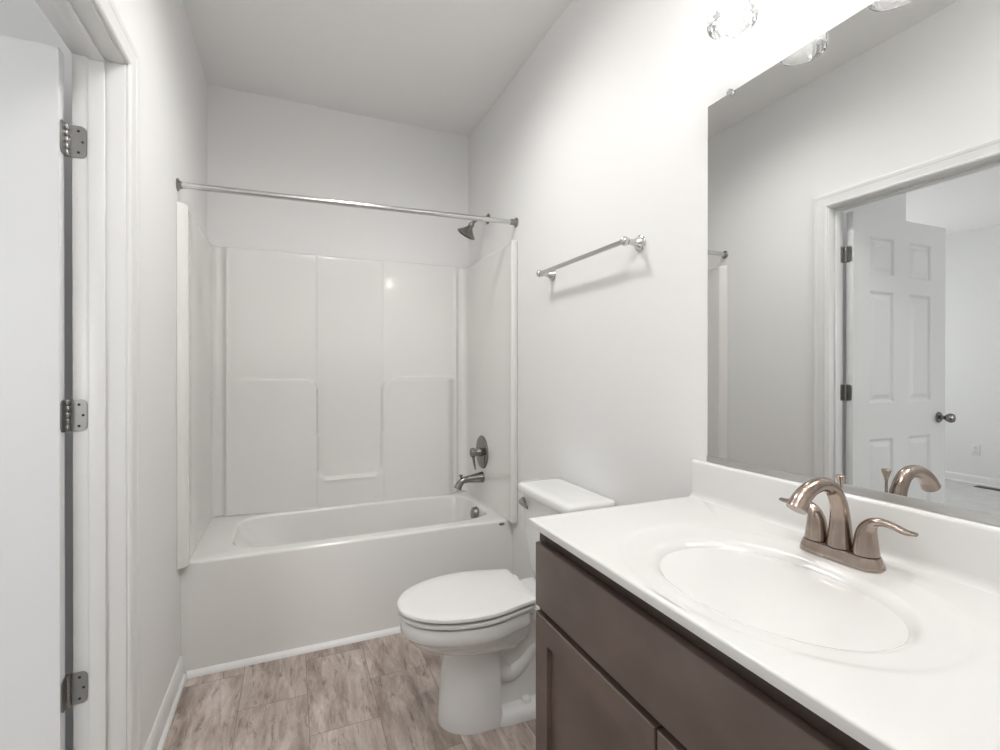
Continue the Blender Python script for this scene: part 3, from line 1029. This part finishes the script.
def ell(cx, cy, ax, ay, z, p=2.15):
    pts = []
    for a in ang:
        c, s = math.cos(a), math.sin(a)
        # point on the ray from the bowl centre (BX,BY)
        lo, hi = 0.0, 2.0
        for _ in range(40):
            m_ = (lo + hi) / 2
            v = (abs(BX + c * m_ - cx) / ax) ** p + (abs(BY + s * m_ - cy) / ay) ** p
            if v < 1: lo = m_
            else: hi = m_
        pts.append((BX + c * lo, BY + s * lo, z))
    return pts


def rect(ins, z, back=True):
    pts = []
    x0, x1, y0, y1 = X0 + ins, X1, Y0 + ins, Y1 - ins
    for a in ang:
        c, s = math.cos(a), math.sin(a)
        t = min((x1 - BX) / c if c > 1e-9 else 9, (x0 - BX) / c if c < -1e-9 else 9, (y1 - BY) / s if s > 1e-9 else 9, (y0 - BY) / s if s < -1e-9 else 9)
        pts.append((BX + c * t, BY + s * t, z))
    return pts


ZB = 0.8985
rings = [rect(0.0, ZB), rect(0.0, ZCT - 0.004)]
for k in range(1, 5):
    a = PI / 2 * k / 4
    rings.append(rect(0.004 * (1 - math.cos(a)), ZCT - 0.004 + 0.004 * math.sin(a)))
rings.append(rect(0.014, ZCT + 0.0))
for e, dz in ((0.010, 0.0), (0.003, -0.0004), (-0.004, -0.0022), (-0.012, -0.0032)):
    rings.append(ell(OXc, OYc, OXa + e, OYa + e, ZCT + dz))
zr = ZCT - 0.0034
RF = 0.034                      # radius of the rolled lip
for k in range(0, 11):
    a = k / 10 * 1.12
    rings.append(ell(BX, BY, AX + 0.022 - RF * math.sin(a), AY + 0.022 - RF * math.sin(a), zr - RF * (1 - math.cos(a))))
e0, z0_ = 0.022 - RF * math.sin(1.12), zr - RF * (1 - math.cos(1.12))
for k in range(1, 19):
    rho = 1 - k / 18 * 0.90
    t = 1 - rho
    rings.append(ell(BX + 0.012 * t, BY, (AX + e0) * rho, (AY + e0) * rho, z0_ - 0.100 * (1 - rho ** 2.7), 2.12))
ZDR = z0_ - 0.100
MB().loft(rings).build('top_slab', MARBLE, vt, ang=45)
# backsplash with a cove at its foot
bsp = [(0, 0.0), (-0.034, 0.0), (-0.029, 0.0012), (-0.0245, 0.0045), (-0.0215, 0.010), (-0.0205, 0.018), (-0.0200, 0.098), (-0.0190, 0.1025), (-0.0160, 0.1055), (-0.0125, 0.1068), (0, 0.1068)]
bs = MB().loft([[(XR - 0.0006 + s, y, ZCT + 0.0002 + t) for s, t in bsp] for y in (YC0, YC - 0.004)])
bs.build('backsplash', MARBLE, vt, ang=45)
MB().lathe([(0.026, 0.0), (0.026, 0.003), (0.020, 0.0045), (0.019, 0.007), (0.004, 0.0085)], Matrix.Translation((BX + 0.012, BY, ZDR - 0.0006)), 28).build('sink_drain', FAUC, vt)

# ================================================================== FAUCET
FXc, FYc = 0.996, 0.610
fz = ZCT - 0.0022
fa_ = thing('bathroom_faucet', 'warm nickel two-handle faucet with a high arched spout at the sink', 'faucet', (FXc, FYc, fz))


def stad(hl, hw, z, n=16):
    pts = []
    for s, a0 in ((1, 0), (-1, PI)):
        for k in range(n + 1):
            a = a0 + PI * k / n
            pts.append((FXc + hw * math.cos(a), FYc + s * (hl - hw) + hw * math.sin(a), fz + z))
    return pts


bp_ = MB().loft([stad(0.0770, 0.0285, 0.0), stad(0.0770, 0.0285, 0.004), stad(0.0750, 0.0268, 0.012), stad(0.0722, 0.0246, 0.019), stad(0.0702, 0.0232, 0.0225), stad(0.068, 0.021, 0.0232)])
bp_.build('base_plate', FAUC, fa_, ang=40)


def F(x, y, z):
    return (FXc + x, FYc + y, fz + z)


sp_ = bez([F(0, 0, 0.0245), F(0, 0, 0.05), F(-0.001, 0, 0.085), F(-0.008, 0, 0.115), F(-0.027, 0, 0.141), F(-0.055, 0, 0.151), F(-0.087, 0, 0.146), F(-0.113, 0, 0.131), F(-0.129, 0, 0.111)], 7)
MB().tube(sp_, radlerp([0.0240, 0.0204, 0.0170, 0.0150, 0.0140, 0.0136, 0.0142, 0.0158, 0.0180], 7), 28).build('spout', FAUC, fa_, ang=50)
gk = MB()
for y, r in ((0, 0.0250), (0.0465, 0.0220), (-0.0465, 0.0220)):
    gk.lathe([(r, 0.0226), (r, 0.0246)], Matrix.Translation((FXc, FYc + y, fz)), 32)
gk.build('gasket', BLACK, fa_, weld=False)['label'] = 'thin black ring at the foot of spout and handles'
for s in (1, -1):
    y = s * 0.0465
    hp = bez([F(0, y, 0.0245), F(0, y, 0.045), F(0, y + s * 0.001, 0.064), F(0, y + s * 0.005, 0.077), F(0, y + s * 0.014, 0.0875), F(0, y + s * 0.030, 0.0915), F(0, y + s * 0.048, 0.0890), F(0, y + s * 0.065, 0.0850), F(0, y + s * 0.080, 0.0855)], 7)
    MB().tube(hp, radlerp([(0.0222, 0.0222), (0.0196, 0.0196), (0.0172, 0.0170), (0.0150, 0.0135), (0.0125, 0.0090), (0.0108, 0.0068), (0.0098, 0.0058), (0.0094, 0.0052), (0.0072, 0.0034)], 7), 24, up=(1, 0, 0)).build('handle', FAUC, fa_, ang=50)
lr = MB().tube([F(0.0175, 0.010, 0.020), F(0.0175, 0.010, 0.142)], 0.0026, 12, up=(1, 0, 0))
lr.lathe([(0.0028, 0.134), (0.0048, 0.144), (0.0080, 0.154), (0.0090, 0.1585), (0.0070, 0.1605)], Matrix.Translation(F(0.0175, 0.010, 0)), 18)
lr.build('lift_rod', FAUC, fa_, weld=False)

# ================================================================== MIRROR
MY1, MY0, MZ0, MZ1 = 1.031, 0.10, ZCT + 0.1078, 2.035
mi = thing('wall_mirror', 'large frameless wall mirror above the vanity backsplash', 'mirror', (XR, 0.57, MZ0))
mg = MB().box(XM, XR - 0.0003, MY0, MY1, MZ0 + 0.001, MZ1)
mo = mg.build('mirror_glass', MIRROR, mi)
mo.data.materials.append(GLEDGE)
for p in mo.data.polygons:
    if abs(p.normal.x) < 0.5:
        p.material_index = 1
ch = MB()
ch.box(XM - 0.0035, XM - 0.0008, MY0, MY1 + 0.0005, MZ0, MZ0 + 0.017, 0.0006)
ch.box(XM - 0.0008, XR - 0.0003, MY0, MY1 + 0.0005, MZ0 - 0.0006, MZ0 + 0.0009)
ch.build('bottom_channel', GREYM, mi, weld=False)['label'] = 'grey metal channel along the bottom edge'
for y in (0.952, 0.20):
    MB().lathe([(0.0085, 0.0), (0.0090, 0.004), (0.0080, 0.008), (0.004, 0.010)], xf((XM - 0.0003, y, MZ1 - 0.001), (0, y, MZ1 - 0.001)), 20).build('mirror_clip', GLASS, mi)

# ================================================================== VANITY LIGHT
LX_ = 0.9645
vlg = thing('vanity_light', 'three-light vanity fixture with clear hammered glass shades above the mirror', 'wall lamp', (XR, 0.62, 2.36))
MB().box(XR - 0.022, XR - 0.0004, 0.62 - 0.30, 0.62 + 0.30, 2.33, 2.42, 0.008, 3).build('back_plate', FAUC, vlg)
for y in (0.84, 0.625, 0.41):
    am = bez([(XR - 0.02, y, 2.375), (XR - 0.07, y, 2.378), (LX_ + 0.02, y, 2.37), (LX_, y, 2.345), (LX_, y, 2.31)], 6)
    arm = MB().tube(am, 0.0085, 16).build('lamp_arm', FAUC, vlg)
    MB().lathe([(0.010, 0.0), (0.026, 0.002), (0.030, 0.012), (0.030, 0.040), (0.020, 0.048), (0.010, 0.05)], Matrix.Translation((LX_, y, 2.262)), 32).build('socket', FAUC, arm)
    # glass: thick wall, open at the bottom
    prof_o = [(0.030, 2.270), (0.050, 2.262), (0.0555, 2.250), (0.0565, 2.20), (0.0565, 2.125), (0.0555, 2.112), (0.0530, 2.106)]
    prof_i = [(0.0500, 2.106), (0.0490, 2.112), (0.0500, 2.125), (0.0505, 2.20), (0.0495, 2.247), (0.045, 2.256), (0.030, 2.262)]
    MB().lathe(prof_o + prof_i + [prof_o[0]], Matrix.Translation((LX_, y, 0)), 64, caps=(False, False)).build('glass_shade', GLASS, arm, ang=60)
    MB().lathe([(0.010, 2.262), (0.013, 2.245), (0.024, 2.225), (0.030, 2.200), (0.028, 2.178), (0.018, 2.163), (0.005, 2.157)], Matrix.Translation((LX_, y, 0)), 28).build('bulb', BULBM, arm)

# ================================================================== BEDROOM BITS IN THE MIRROR
BXF = -4.893
ou = thing('wall_outlet', 'white outlet plate low on the bedroom wall seen in the mirror', 'outlet', (BXF, 2.87, 0.376))
MB().box(BXF + 0.0004, BXF + 0.006, 2.833, 2.907, 0.316, 0.436, 0.002).build('cover_plate', PLAST, ou)
rc_ = MB()
for z in (0.352, 0.400):
    rc_.lathe([(0.0165, 0), (0.0165, 0.0025)], xf((BXF + 0.0056, 2.87, z), (0, 2.87, z)), 20)
rc_.build('receptacle', mat('receptacle', (0.68, 0.68, 0.67), 0.5), ou, weld=False)
rg = thing('floor_register', 'dark floor register on the bedroom carpet seen in the mirror', 'vent', (-4.72, 2.66, 0))
MB().box(-4.78, -4.67, 2.52, 2.80, 0.0004, 0.006, 0.002).build('grille', REGM, rg)
